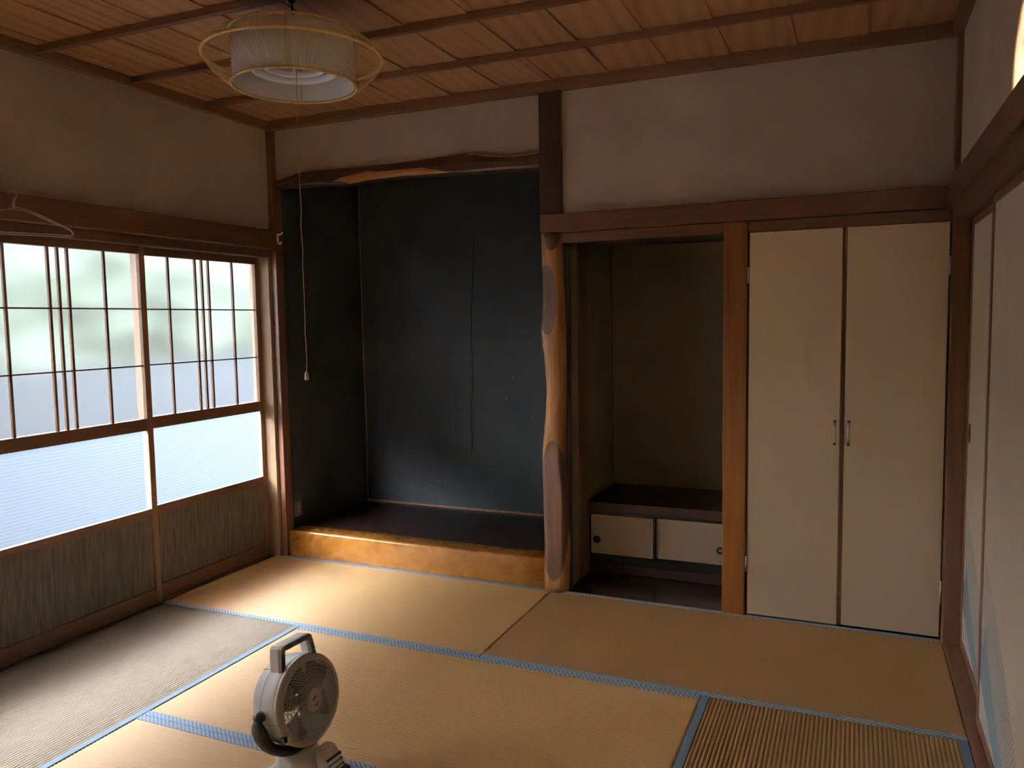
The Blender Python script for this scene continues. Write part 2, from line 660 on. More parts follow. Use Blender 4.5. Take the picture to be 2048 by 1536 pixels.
while y > YR:
    if bme is None:
        bme = box(XL, XR, -.014, .014, 0, .027).mesh('batten')
        bme.materials.append(M['batten'])
    o = bpy.data.objects.new('batten', bme)
    col.objects.link(o)
    o.parent = cl
    o.location = (0, y, 2.600)
    y -= .478
struct('trim_1', box(XL - .03, XR, -.045, .03, HC, 2.632), 'ctrim_x', 'ceiling trim along the alcove wall', .003)
struct('trim_2', box(-.02, XL + .04, YR, -.045, HC, 2.632), 'ctrim_y', 'ceiling trim above the window wall', .003)
struct('trim_3', box(XR - .04, XR + .03, YR, -.045, HC, 2.632), 'ctrim_y', 'ceiling trim above the sliding panels', .003)

# posts and rails
struct('trim_4', box(-.03, .078, -.020, .048, -.05, HC), 'red_z', 'square corner post between window wall and alcove', .003)
struct('trim_5', box(-.09, .040, -.046, -.021, .006, 1.834), 'jamb', 'pale window jamb beside the corner post', .002)
struct('trim_6', box(.005, .083, YR, .052, 1.882, 1.990), 'red_y', 'dark wooden rail above the sliding windows', .003)
struct('trim_7', box(-.10, .03, -3.68, -.02, 1.835, 1.881), 'sash_y', 'grooved head rail holding the sliding windows', .002)
struct('trim_8', box(-.11, -.012, -3.68, -.021, -.05, .004), 'sash_y', 'grooved wooden sill under the sliding windows', .002)
struct('trim_9', box(1.792, 3.655, -.045, .011, 1.8735, 1.966), 'red_x', 'brown rail running above niche and closet', .003)
struct('trim_10', box(1.893, 2.704, -.015, .06, 1.822, 1.873), 'red_x', 'head rail of the niche opening', .002)
struct('trim_11', box(2.815, 3.648, -.015, .06, 1.822, 1.873), 'red_x', 'head rail above the closet doors', .002)
struct('trim_12', box(2.705, 2.812, -.020, .09, -.05, 1.873), 'pillar', 'orange cedar pillar between niche and closet', .003)
struct('trim_13', box(3.645, 3.722, -.060, .02, -.05, HC), 'red_z', 'square corner post beside the closet doors', .003)
struct('trim_14', box(3.622, XR + .005, YR, -.046, 1.880, 1.982), 'red_y', 'dark wooden rail above the sliding panels', .003)
struct('trim_15', box(3.640, 3.775, YR, -.061, 1.822, 1.879), 'red_y', 'head rail of the sliding panels', .002)
struct('trim_16', box(3.652, 3.785, YR, -.061, -.05, .002), 'sill_y', 'worn grooved sill under the sliding panels', .003)

# ------------------------------------------------------------------ alcove
struct('wall_alcove_left', box(.0, .076, .049, .95, -.05, 2.75), 'blue', 'blue grey plaster side wall of the alcove by the window')
struct('wall_alcove_right', box(1.812, 1.855, .06, .88, -.05, 2.75), 'blue', 'blue grey plaster side wall behind the log post')
ab = struct('wall_alcove_back', box(.0, 1.86, .872, .95, -.05, 2.75), 'blue', 'blue grey plaster back wall of the alcove with a long crack')
# the crack runs down the back wall: a hair-thin dark fissure with rough lips
cr = MB()
zz, xx = 2.06, .972
pts = []
while zz > .50:
    pts.append((xx, .8712, zz))
    zz -= .045
    xx += random.uniform(-.006, .0052)
cr.tube(pts, [.0018 + .0010 * random.random() for _ in pts], 5)
cr.build('crack', M['crack'], ab)
cs = MB()
for px, pz in ((1.23, 1.06), (.66, .34), (1.30, 1.36), (.78, .72), (1.08, .44), (1.18, .92), (.60, .30), (1.36, .80)):
    cs.lathe([(.0, 0), (.0045, 0), (.003, -.0015), (0, -.002)], 7, 'y', (px, .8725, pz))
tag(cs.build('plaster_chips', M['chip'], ab), kind='stuff')
# wavering corner bead where the two blue walls meet
pts = [(.079 + .004 * math.sin(z * 3.1), .869, .17 + 0 * z + z) for z in [k * .1 for k in range(24)]]
MB().tube(pts, .004, 6).build('corner_bead', M['red_z'], ab)
struct('ceiling_alcove', box(.0, 1.86, .06, .95, 2.55, 2.60), 'dark_x', 'dark board ceiling of the alcove')
st = thing('alcove_floor', 'dark purple brown lacquered board filling the raised alcove floor', 'floor board', (.076, .140, 0))
box(.002, 1.735, .001, .730, -.05, .156).build('board', 'lacquer', st, .001)
box(.002, 1.735, .716, .731, .1565, .170).build('back_strip', 'sill_y', st, .002)

# front step of the alcove: rounded burl beam
kp = MB()
prof = []
for (cy, cz, a0) in ((.014, .146, 180), (.126, .146, 90), (.126, .004, 0), (.014, .004, -90)):
    for k in range(5):
        a = math.radians(a0 - 22.5 * k)
        prof.append((cy + .014 * math.cos(a), cz + .014 * math.sin(a)))
kp.loft([[(x_, p[0], p[1]) for p in prof] for x_ in [.0 + 1.70 * k / 12 for k in range(13)]], smooth=True)
tag(kp.build('alcove_step', 'burl', loc=(.080, .0, 0)), 'golden burl wood beam edging the raised alcove floor', 'step')

# natural log post: lower log with planed facets, square dark post above
ap = thing('alcove_post', 'natural log alcove post with dark planed ovals and square dark upper half', 'post', (1.84, 0, 0))
Ls = [(0, 1.774), (.05, 1.774), (.3, 1.777), (.49, 1.778), (.66, 1.775), (.74, 1.774), (.80, 1.779), (.86, 1.786), (.96, 1.796), (1.07, 1.803),
      (1.15, 1.800), (1.23, 1.794), (1.32, 1.781), (1.38, 1.775), (1.45, 1.779), (1.54, 1.784), (1.7, 1.785), (1.84, 1.786), (1.90, 1.786)]
Rs = [(0, 1.905), (.05, 1.909), (.23, 1.914), (.50, 1.906), (.70, 1.896), (.81, 1.893), (.95, 1.899), (1.02, 1.901), (1.28, 1.904), (1.53, 1.897), (1.7, 1.892), (1.84, 1.889), (1.90, 1.889)]


def interp(tb, z):
    for (a, b), (c, d) in zip(tb, tb[1:]):
        if a <= z <= c:
            t = (z - a) / (c - a)
            t = t * t * (3 - 2 * t)
            return b + (d - b) * t
    return tb[-1][1]


def inell(x_, z_, cx, cz, rx, rz):
    return max(0.0, 1 - ((x_ - cx) / rx) ** 2 - abs((z_ - cz) / rz) ** 3)


rings = []
nz = 64
for i in range(nz + 1):
    z = 1.873 * i / nz
    l, r_ = interp(Ls, z) - 1.84, interp(Rs, z) - 1.84
    cx, hw = (l + r_) / 2, (r_ - l) / 2
    rg = []
    for k in range(40):
        a = 2 * math.pi * k / 40
        e = 2 / 2.6
        px = cx + hw * math.copysign(abs(math.cos(a)) ** e, math.cos(a))
        py = .02 + .068 * math.copysign(abs(math.sin(a)) ** e, math.sin(a)) + .004 * math.sin(z * 9)
        if math.sin(a) < 0:
            for (ex, ez, erx, erz) in ((-.016, 1.535, .053, .18), (.004, .43, .071, .385)):
                if inell(px, z, ex, ez, erx, erz) > 0:
                    py = max(py, -.036)
        rg.append((px, py, z))
    rings.append(rg)
MB().loft(rings).build('log', 'log', ap)
box(-.058, .058, -.020, .10, 1.875, HC).build('upper_post', 'darkpost', ap, .003)
box(.046, .080, .030, .0585, 0, 1.820).build('shade_strip', 'darkpost', ap, .003)  # dark strip added where only shade falls beside the log
# knife slit in the upper post
sl = MB().prism([(.020, 2.20), (.025, 2.26), (.020, 2.33), (.016, 2.36), (.016, 2.25)], 'y', -.0206, -.0198)
sl.build('knot_slit', 'black', ap)

# natural lintel over the alcove
top = [(.08, 2.283), (.12, 2.287), (.18, 2.298), (.25, 2.312), (.35, 2.319), (.63, 2.314), (.93, 2.313), (1.27, 2.317), (1.36, 2.320), (1.42, 2.317),
       (1.50, 2.300), (1.57, 2.290), (1.65, 2.285), (1.72, 2.286), (1.784, 2.290)]
bot = [(.08, 2.242), (.42, 2.238), (.56, 2.226), (.63, 2.224), (.73, 2.232), (.83, 2.236), (.96, 2.237), (1.08, 2.233), (1.25, 2.226), (1.45, 2.220), (1.784, 2.212)]
ln = thing('alcove_lintel', 'dark crooked natural wood lintel with an orange sapwood patch', 'lintel', (.08, .0, 2.2))
rings = []
for i in range(61):
    x_ = .08 + (1.784 - .08) * i / 60
    zt, zb = interp(top, x_) - 2.2, interp(bot, x_) - 2.2
    w_ = .028 + .004 * math.sin(x_ * 5)
    rings.append([(x_ - .08, -w_ + .010, zb), (x_ - .08, -w_, zb + .010), (x_ - .08, -w_ - .003, (zb + zt) / 2), (x_ - .08, -w_ + .002, zt - .010),
                  (x_ - .08, -w_ + .014, zt), (x_ - .08, .07, zt), (x_ - .08, .07, zb)])
MB().loft(rings, smooth=False).build('beam', 'lintel', ln)
ptop = [(.515, 2.246), (.59, 2.262), (.66, 2.274), (.76, 2.279), (.86, 2.273), (.96, 2.271), (1.085, 2.270), (1.18, 2.252), (1.27, 2.233)]
pbot = [(.515, 2.245), (.60, 2.236), (.625, 2.222), (.68, 2.226), (.75, 2.233), (.86, 2.235), (.97, 2.236), (1.085, 2.231), (1.18, 2.231), (1.27, 2.230)]
sp = MB()
rings = []
for i in range(41):
    x_ = .515 + (1.27 - .515) * i / 40
    zt, zb = interp(ptop, x_) - 2.2, interp(pbot, x_) - 2.2
    if zt < zb + .001:
        zt = zb + .001
    w_ = .028 + .004 * math.sin(x_ * 5) + .0045
    rings.append([(x_ - .08, -w_ + .003, zb - .001), (x_ - .08, -w_, (zb + zt) / 2), (x_ - .08, -w_ + .002, zt), (x_ - .08, -.02, zt), (x_ - .08, -.02, zb - .001)])
sp.loft(rings, smooth=False).build('sapwood_patch', 'sap', ln)
rings = []
for i in range(25):
    x_ = 1.38 + (1.783 - 1.38) * i / 24
    zt = interp(top, x_) - 2.2 - .004
    w_ = .028 + .004 * math.sin(x_ * 5)
    h = .006
    rings.append([(x_ - .08, -w_ - .001, zt - h), (x_ - .08, -w_ - .0005, zt - .001), (x_ - .08, -w_ + .01, zt), (x_ - .08, -w_ + .01, zt - h)])
MB().loft(rings, smooth=False).build('sapwood_edge', 'sap', ln)

# ------------------------------------------------------------------ niche beside the alcove
struct('wall_niche_left', box(1.856, 1.897, .06, .89, -.05, 2.0), 'niche', 'olive beige plaster side wall of the niche')
struct('wall_niche_back', box(1.856, 2.86, .892, .95, -.05, 2.0), 'niche', 'olive beige plaster back wall of the niche')
struct('wall_niche_right', box(2.72, 2.81, .091, .89, -.05, 2.0), 'niche', 'plaster side wall of the niche next to the closet')
struct('ceiling_niche', box(1.856, 2.72, .061, .89, 1.872, 1.92), 'dark_x', 'dark board ceiling of the niche')
struct('trim_17', box(1.8975, 1.914, .225, .358, .001, 1.871), 'red_z', 'slim post on the side wall inside the niche', .002)
MB_bead = MB().tube([(1.899, .889, .44 + k * .14) for k in range(11)], .004, 6)
struct('trim_18', MB_bead, 'red_z', 'thin corner bead in the niche')
nf = tag(box(1.9, 2.704, .012, .37, -.05, -.003).build('niche_floor', 'lacquer', bevel=.001), 'dark polished floor board of the niche flush with the mats', 'floor board')

cb = thing('base_cabinet', 'low dark cabinet in the niche with two cream sliding doors', 'cabinet', (2.31, .37, 0))
box(-.408, .408, -.012, .519, .353, .405).build('top_board', 'dark_x', cb, .003)
box(-.408, .408, .06, .515, .02, .350).build('body', 'black', cb)
box(-.408, .408, .012, .059, .336, .352).build('top_track', 'black', cb, .001)
box(-.408, .408, .012, .059, .052, .090).build('bottom_track', 'black', cb, .001)
box(-.408, .408, .003, .059, -.002, .051).build('plinth', 'dark_x', cb, .002)


def cab_door(x0, x1, y, px):
    d_ = MB()
    t = .011
    d_.box(x0, x0 + t, y, y + .014, .091, .335).box(x1 - t, x1, y, y + .014, .091, .335)
    d_.box(x0 + t, x1 - t, y, y + .014, .091, .100).box(x0 + t, x1 - t, y, y + .014, .326, .335)
    o = d_.build('sliding_door', 'black', cb)
    pn = MB()
    # cream face with softly rounded corners
    pts = []
    for (cx, cz, a0) in ((x1 - t - .010, .316, 0), (x0 + t + .010, .316, 90), (x0 + t + .010, .110, 180), (x1 - t - .010, .110, 270)):
        for k in range(5):
            a = math.radians(a0 + 22.5 * k)
            pts.append((cx + .010 * math.cos(a), cz + .010 * math.sin(a)))
    pn.prism(pts, 'y', y + .002, y + .012)
    pn.build('face', 'cab_door', o)
    MB().lathe([(.0200, -.000), (.0215, -.003), (.020, -.005), (.0095, -.004), (.0085, .0), (0, .0)], 24, 'y', (px, y + .0025, .180)).build('finger_pull', 'black', o)
    MB().lathe([(.0084, -.001), (0, -.0005)], 20, 'y', (px, y + .0018, .180)).build('pull_dish', 'sill_y' if px < 0 else 'cab_door', o)
    return o


d1 = cab_door(-.408, -.028, .016, -.363)
cab_door(-.036, .400, .034, .322)
MB().lathe([(.003, 0), (.003, -.003), (0, -.0035)], 8, 'y', (-.055, .018, .296)).build('nail', 'black', d1)

# ------------------------------------------------------------------ closet doors
struct('wall_closet', box(2.813, 3.76, .06, .10, -.12, 1.90), 'black', 'dark inside of the closet behind its doors')


def handle(parent, x_, z0, z1, y):
    h = MB()
    h.box(x_ - .006, x_ + .006, y - .002, y, z0, z0 + .018).box(x_ - .006, x_ + .006, y - .002, y, z1 - .018, z1)
    o = h.build('handle', 'hinge_dark', parent, .0008)
    MB().tube([(x_, y - .002, z0 + .016), (x_, y - .020, z0 + .018), (x_, y - .026, z0 + .030), (x_, y - .026, z1 - .030), (x_, y - .020, z1 - .018), (x_, y - .002, z1 - .016)],
              [.006, .0065, .0045, .0045, .0065, .006], 10).build('grip', 'chrome', o)
    for zz_ in (z0 + .007, z1 - .007):
        MB().lathe([(.0025, -.002), (.0025, -.0032), (0, -.0036)], 8, 'y', (x_, y, zz_)).build('screw', 'black', o)


def hinge(parent, x_, z0, z1, y):
    MB().tube([(x_, y, z0), (x_, y, z1)], .0052, 10).build('hinge', 'hinge', parent)


D3 = thing('door_3', 'cream closet door hinged on the orange pillar', 'door', (2.82, 0, 0), kind='structure')
box(.002, .400, -.012, .012, .008, 1.820).build('leaf', 'closet', D3, .0015)
box(.4005, .408, -.014, .012, .008, 1.820).build('edge_strip', 'red_z', D3, .001)
handle(D3, .380, .845, .960, -.012)
hinge(D3, -.002, 1.587, 1.661, -.021)
hinge(D3, -.002, .218, .291, -.021)
D4 = thing('door_4', 'cream closet door hinged beside the corner post', 'door', (3.236, 0, 0), kind='structure')
box(.004, .402, -.012, .012, .012, 1.820).build('leaf', 'closet', D4, .0015)
box(-.006, .0035, -.011, .012, .012, 1.820).build('edge_strip', 'red_z', D4, .001)
handle(D4, .022, .845, .960, -.012)
hinge(D4, .405, 1.596, 1.676, -.018)
hinge(D4, .405, .166, .267, -.018)
struct('trim_19', box(2.8125, 2.820, -.012, .02, .002, 1.821), 'darkpost', 'dark stop strip at the closet jamb')
struct('trim_20', box(3.640, 3.6445, -.012, .02, .002, 1.821), 'darkpost', 'dark stop strip at the corner post')

# ------------------------------------------------------------------ fusuma panels in the right wall
def fusuma(name, label, x0, ya, yb, pull_y):
    f = thing(name, label, 'sliding panel', (x0, ya, .003), kind='structure')
    L_ = ya - yb
    H_ = 1.818
    for k, (a, b) in enumerate(((-.030, 0), (-L_, -L_ + .030))):
        box(-.002, .020, a, b, 0, H_).build('stile', 'fus_edge', f, .002)
    box(-.001, .019, -L_ + .0305, -.0305, 0, .040).build('bottom_rail', 'fus_edge_y', f, .002)
    box(-.001, .019, -L_ + .0305, -.0305, H_ - .030, H_).build('top_rail', 'fus_edge_y', f, .002)
    pn = box(.003, .016, -L_ + .0305, -.0305, .0405, H_ - .0305).build('paper', 'fusuma', f)

    def flat(nm, poly, mt, d_):
        MB().prism([(min(max(q[0], -L_ + .031), -.031), q[1]) for q in poly], 'x', .003 - d_, .0031).build(nm, mt, pn)
    # printed mountains along the foot of the panel; u runs away from the stile that shows
    def U_(u, z):
        return (-.031 - u * (L_ - .062), z)
    flat('printed_hatching', [U_(0, .62), U_(.30, .50), U_(.55, .36), U_(.9, .12), U_(.55, .12), U_(.25, .25), U_(0, .42)], 'hatch', .0002)
    flat('printed_far_peak', [U_(0, .34), U_(.05, .37), (U_(.10, .48)), U_(.13, .40), U_(.17, .42), U_(.22, .36), U_(.30, .40), U_(.38, .30), U_(.8, .045), U_(.3, .045), U_(0, .2)], 'fus_grey', .0004)
    flat('printed_near_peak', [U_(0, .30), U_(.06, .31), U_(.10, .40), U_(.16, .31), U_(.30, .22), U_(.62, .0445), U_(.25, .0445), U_(0, .12)], 'fus_blue', .0006)
    flat('printed_snow', [U_(0, .18), U_(.12, .14), U_(.40, .0445), U_(.10, .0445), U_(0, .0445)], 'fus_white', .0008)
    # oval finger pull
    pl = MB()
    n_ = 24
    rg = [[(.003 - h, pull_y - ya + a_ * math.cos(2 * math.pi * k / n_), .935 + b_ * math.sin(2 * math.pi * k / n_)) for k in range(n_)]
          for (h, a_, b_) in ((0, .028, .042), (.003, .026, .040), (.003, .019, .032), (.0003, .018, .030))]
    pl.loft(rg).build('finger_pull', 'darkpost', f)
    return f


fusuma('door_1', 'ivory sliding panel with mountain print next to the corner post', 3.715, -.062, -.99, -.140)
f2 = fusuma('door_2', 'ivory sliding panel with mountain print in front of the other panel', 3.689, -.775, -1.70, -1.62)
MB().lathe([(0, .004), (.007, .003), (.009, 0), (.007, -.003), (0, -.004)], 12, 'y', (.008, .003, .49)).build('knob', 'darkpost', f2)

# ------------------------------------------------------------------ sliding windows in the left wall
def muntin_mesh(y_, z0, z1):
    return box(-.006, .006, y_ - .006, y_ + .006, z0, z1)


def window(name, label, xc, ya, yb, bars):
    """ya far end, yb near end (ya > yb); xc middle plane"""
    wdw = thing(name, label, 'window', (xc, (ya + yb) / 2, .005), kind='structure')
    h = (ya - yb) / 2
    T = .015
    for s_ in (-1, 1):
        box(-T, T, min(s_ * h, s_ * (h - .034)), max(s_ * h, s_ * (h - .034)), 0, 1.828).build('stile', 'sash_z', wdw, .002)
    i_ = h - .0345
    for nm, a, b in (('top_rail', 1.788, 1.828), ('middle_rail', .902, .962), ('lower_rail', .455, .500), ('bottom_rail', .0, .082)):
        box(-T + .001, T - .001, -i_, i_, a, b).build(nm, 'sash_y', wdw, .002)
    for b in bars:
        muntin_mesh(b, .9625, 1.7875).build('upright_bar', 'sash_z', wdw)
    for z_ in (1.230, 1.515):
        box(-.0075, .0072, -i_, i_, z_ - .0035, z_ + .0035).build('cross_bar', 'sash_y', wdw)
    # paper behind the bars, slightly slack
    pp = MB()
    ny, nzz = 24, 24
    vs, fs = [], []
    for a in range(nzz + 1):
        for b in range(ny + 1):
            yy, zz_ = -i_ + 2 * i_ * b / ny, .9625 + (.825) * a / nzz
            vs.append((-.0085 - .0008 * math.sin(yy * 9 + zz_ * 13 + xc * 90) * math.sin(zz_ * 7), yy, zz_))
    for a in range(nzz):
        for b in range(ny):
            q = a * (ny + 1) + b
            fs.append((q, q + 1, q + ny + 2, q + ny + 1))
    pp.add(vs, fs, True)
    pp.build('paper', 'paper', wdw)
    # ribbed glass
    gp = MB()
    vs, fs = [], []
    nr = 26
    st_ = 6
    for a in range(nr * st_ + 1):
        zz_ = .5005 + .401 * a / (nr * st_)
        xx_ = .0085 + .0022 * abs(math.sin(math.pi * a / st_))
        vs += [(xx_, -i_, zz_), (xx_, i_, zz_)]
    for a in range(nr * st_):
        fs.append((2 * a, 2 * a + 1, 2 * a + 3, 2 * a + 2))
    gp.add(vs, fs, True)
    gp.build('ribbed_glass', 'glass', wdw)
    box(-.006, .006, -i_, i_, .0825, .4545).build('panel', 'bark', wdw)
    return wdw


S1C, S2C = -1.389, -.477
window('window_1', 'sliding window of paper over ribbed glass next to the corner post', -.048, -.047, -.935, [-.235 - .0, -.048, 0, .048, .232])
window('window_2', 'sliding window of paper over ribbed glass under the wire hangers', -.012, -.915, -1.845, [-.25, -.048, 0, .048, .238])
window('window_3', 'sliding window of paper over ribbed glass slid behind its neighbour', -.048, -1.80, -2.72, [-.24, -.048, 0, .048, .24])
window('window_4', 'sliding window of paper over ribbed glass at the rear end of the row', -.012, -2.70, -3.655, [-.25, -.048, 0, .048, .25])
portal('window_portal', (-.16, -1.86, .92), 1.82, 3.66, (0, -math.pi / 2, 0))

# ------------------------------------------------------------------ garden outside: wall, hedge and overhang added unseen to shape window light
struct('ground', box(-30, -.25, -22, 18, -.62, -.55), 'earth', 'dark garden ground outside the windows')
struct('tint_wall', box(-3.5, -3.35, -16, 14, -.55, .98), 'tintwall', 'dark low wall added out of view to tint the light behind the lower panes')  # unseen wall added for the bluish tint through the lower panes
struct('skyblocker', box(-1.65, -.12, -6, 2.0, 2.34, 2.42), 'red_y', 'deep eaves overhang, added out of view to cut steep light')  # unseen slab, depth chosen to block steep sky light
hd = MB()  # hedge implied by the green tint; height set to trim low sky light
vs, fs = [], []
na, nb = 60, 18
for a in range(na + 1):
    for b in range(nb + 1):
        yy, t = -16 + 30 * a / na, b / nb
        vs.append((-4.2 + .5 * random.random() - .9 * max(0, t - .8), yy + .2 * random.random(), -.55 + 3.28 * t + .15 * random.random() * (b > 0)))
for a in range(na):
    for b in range(nb):
        q = a * (nb + 1) + b
        fs.append((q, q + 1, q + nb + 2, q + nb + 1))
hd.add(vs, fs)
tag(hd.build('hedge', 'leaf'), 'tall green hedge beyond the windows, added unseen to tint and trim the light', 'hedge', kind='stuff')

# ------------------------------------------------------------------ tatami
def tatami(label, x0, x1, y0, y1, along, rush_m='rush', border_m='border'):
    """x0..x1, y0..y1 footprint, ribs and borders run along the given axis; local x is across, y along"""
    L_, W_ = ((x1 - x0), (y1 - y0)) if along == 'x' else ((y1 - y0), (x1 - x0))
    t = thing('tatami_mat', label, 'tatami mat', ((x0 + x1) / 2, (y0 + y1) / 2, -.05), 0 if along == 'y' else math.pi / 2, 'tatami mats')
    l, w_ = L_ / 2 - .0015, W_ / 2 - .0015
    box(-w_ + .001, w_ - .001, -l + .001, l - .001, 0, .046).build('core', 'rush', t)
    s_ = MB()
    b_ = w_ - .030
    n_ = round(2 * b_ / .0145)
    k_ = 6
    vs, fs = [], []
    for a in range(n_ * k_ + 1):
        xx_ = -b_ + 2 * b_ * a / (n_ * k_)
        zz_ = .0468 + .0033 * abs(math.sin(math.pi * a / k_)) ** .7
        vs += [(xx_, -l, zz_ - .004), (xx_, -l + .004, zz_), (xx_, -l + .009, zz_), (xx_, l - .009, zz_), (xx_, l - .004, zz_), (xx_, l, zz_ - .004)]
    for a in range(n_ * k_):
        for c in range(5):
            fs.append((6 * a + c, 6 * a + 6 + c, 6 * a + 7 + c, 6 * a + 1 + c))
    s_.add(vs, fs, True)
    s_.build('rush_surface', rush_m, t)
    for s2 in (-1, 1):
        a, b = sorted((s2 * w_, s2 * b_))
        box(a, b, -l - .0005, l + .0005, .002, .0505).build('cloth_border', border_m, t, .0015)
    return t


X0, XA, XS, XB, X1 = -.011, .879, 1.822, 2.764, 3.651
tatami('tatami mat laid along the front of the alcove step', X0, XS, -.91, -.001, 'x')
tatami('tatami mat laid in front of niche and closet doors', XS, X1, -.91, -.001, 'x', 'rush_brown_shaded')
tatami('tatami mat with clear pale ribs laid along the sliding windows', X0, XA, -2.73, -.91, 'y', 'rush_pale_dimmed', 'border_dark')
tatami('middle tatami mat reaching under the fan from the alcove side', XA, XB, -1.815, -.91, 'x')
tatami('middle tatami mat on the near side of the fan', XA, XB, -2.73, -1.815, 'x')
tatami('tatami mat with clear ribs laid along the mountain print panels', XB, X1, -2.73, -.91, 'y', 'rush_brown_shaded', 'border_dark')
tatami('tatami mat behind the viewer on the window side', X0, XS, -3.64, -2.73, 'x')
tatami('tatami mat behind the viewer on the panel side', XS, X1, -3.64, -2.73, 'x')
tatami('tatami mat against the rear wall on the window side', X0, XS, -4.55, -3.64, 'x')
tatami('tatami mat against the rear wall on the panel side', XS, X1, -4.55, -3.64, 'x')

# ------------------------------------------------------------------ pendant lamp
LX, LY = 1.382, -1.437
ZB, ZR, ZT = 2.300, 2.398, 2.480
lp = thing('pendant_lamp', 'round pendant lamp of white paper drum inside a flared bamboo basket', 'lamp', (LX, LY, 0))
MB().tube([(0, 0, 2.60), (.001, .001, 2.54), (0, 0, 2.487)], .0042, 8).build('flex', 'cord', lp)
MB().lathe([(0, 2.513), (.010, 2.508), (.013, 2.492), (.022, 2.486), (.022, 2.482), (0, 2.482)], 20).build('cord_grip', 'cord', lp)
MB().lathe([(0, 2.600), (.013, 2.600), (.013, 2.596), (.006, 2.594), (0, 2.594)], 16).build('ceiling_rose', 'cord', lp)
# paper drum (double skinned)
dr = MB().lathe([(.2150, ZB + .004), (.2165, ZT - .006), (.2155, ZT - .006), (.2140, ZB + .004)], 96, closed=True)
lamp_paper, _tr = sheet('lamp paper', (.97, .96, .93), .15, .0)
M['lamp_paper'] = lamp_paper
dr.build('paper_drum', 'lamp_paper', lp)
# rings
def ring(nm, r_, z_, rad, mt='bamboo'):
    return MB().tube([(r_ * math.cos(2 * math.pi * k / 72), r_ * math.sin(2 * math.pi * k / 72), z_) for k in range(72)], rad, 8, True).build(nm, mt, lp)


ring('bottom_hoop', .222, ZB, .0052)
ring('top_hoop', .222, ZT, .0045)
ring('outer_hoop', .318, ZR, .0062)
# fine bamboo strips of the basket: out from the top hoop to the outer hoop, in to the bottom hoop
bs = MB()
NS = 124
for k in range(NS):
    a = 2 * math.pi * k / NS
    ca, sa = math.cos(a), math.sin(a)
    prof = [(.222, ZT), (.256, ZT - .016), (.290, ZT - .040), (.311, ZT - .066), (.318, ZR), (.312, ZR - .020), (.292, ZR - .046), (.260, ZR - .074), (.222, ZB)]
    tw = [0, .006, .012, .018, .024, .030, .036, .042, .048]
    pts = [(r_ * math.cos(a + t_), r_ * math.sin(a + t_), z_) for (r_, z_), t_ in zip(prof, tw)]
    bs.tube(pts, .0008, 4, cap=False)
tag(bs.build('bamboo_strips', 'bamboo', lp), 'fine bamboo strips of the flared basket', kind='stuff')
for k in range(4):
    a = math.radians(-58 + 90 * k)
    ca, sa = math.cos(a), math.sin(a)
    MB().tube([(.2185 * ca, .2185 * sa, ZB), (.2195 * ca, .2195 * sa, (ZB + ZT) / 2), (.2185 * ca, .2185 * sa, ZT)], .003, 6).build('upright_rib', 'bamboo', lp)
    MB().tube([(.2120 * ca, .2120 * sa, ZB + .005), (.2125 * ca, .2125 * sa, ZT - .01)], .0018, 5).build('inner_stay', 'grey_plastic', lp)
# fluorescent rings and enamel housing inside
MB().lathe([(0, ZT - .010), (.205, ZT - .010), (.205, ZT - .013), (.07, ZT - .020), (.065, ZT - .055), (0, ZT - .058)], 48).build('housing', 'enamel', lp)
MB().tube([(.145 * math.cos(2 * math.pi * k / 64), .145 * math.sin(2 * math.pi * k / 64), ZB + .062) for k in range(64)], .0150, 14, True).build('fluorescent_tube', 'tube', lp)
MB().tube([(.105 * math.cos(2 * math.pi * k / 64), .105 * math.sin(2 * math.pi * k / 64), ZB + .072) for k in range(64)], .0125, 12, True).build('fluorescent_tube', 'tube', lp)
MB().lathe([(0, ZB + .050), (.006, ZB + .052), (.007, ZB + .08), (.012, ZT - .05), (0, ZT - .05)], 12).build('night_bulb', 'enamel', lp)
for k in range(3):
    a = math.radians(20 + 120 * k)
    MB().tube([(.06 * math.cos(a), .06 * math.sin(a), ZT - .03), (.12 * math.cos(a), .12 * math.sin(a), ZB + .104), (.157 * math.cos(a), .157 * math.sin(a), ZB + .096), (.162 * math.cos(a), .162 * math.sin(a), ZB + .078)], .0016, 5).build('tube_clip', 'chrome', lp)
pc = MB().tube([(.01, .0, 2.42), (.008, .0, 2.30)] + [(.006 + .0015 * math.sin(k * 2.3), .002 * math.sin(k * 1.7), 2.30 - .05 * k) for k in range(1, 21)] + [(.004, 0, 1.252)], .0013, 6)
pc_o = pc.build('pull_cord', 'string', lp)
MB().lathe([(0, 1.256), (.003, 1.255), (.0065, 1.248), (.0085, 1.226), (.007, 1.222), (0, 1.222)], 16, 'z', (.004, 0, 0)).build('pull_knob', 'ivory', pc_o)

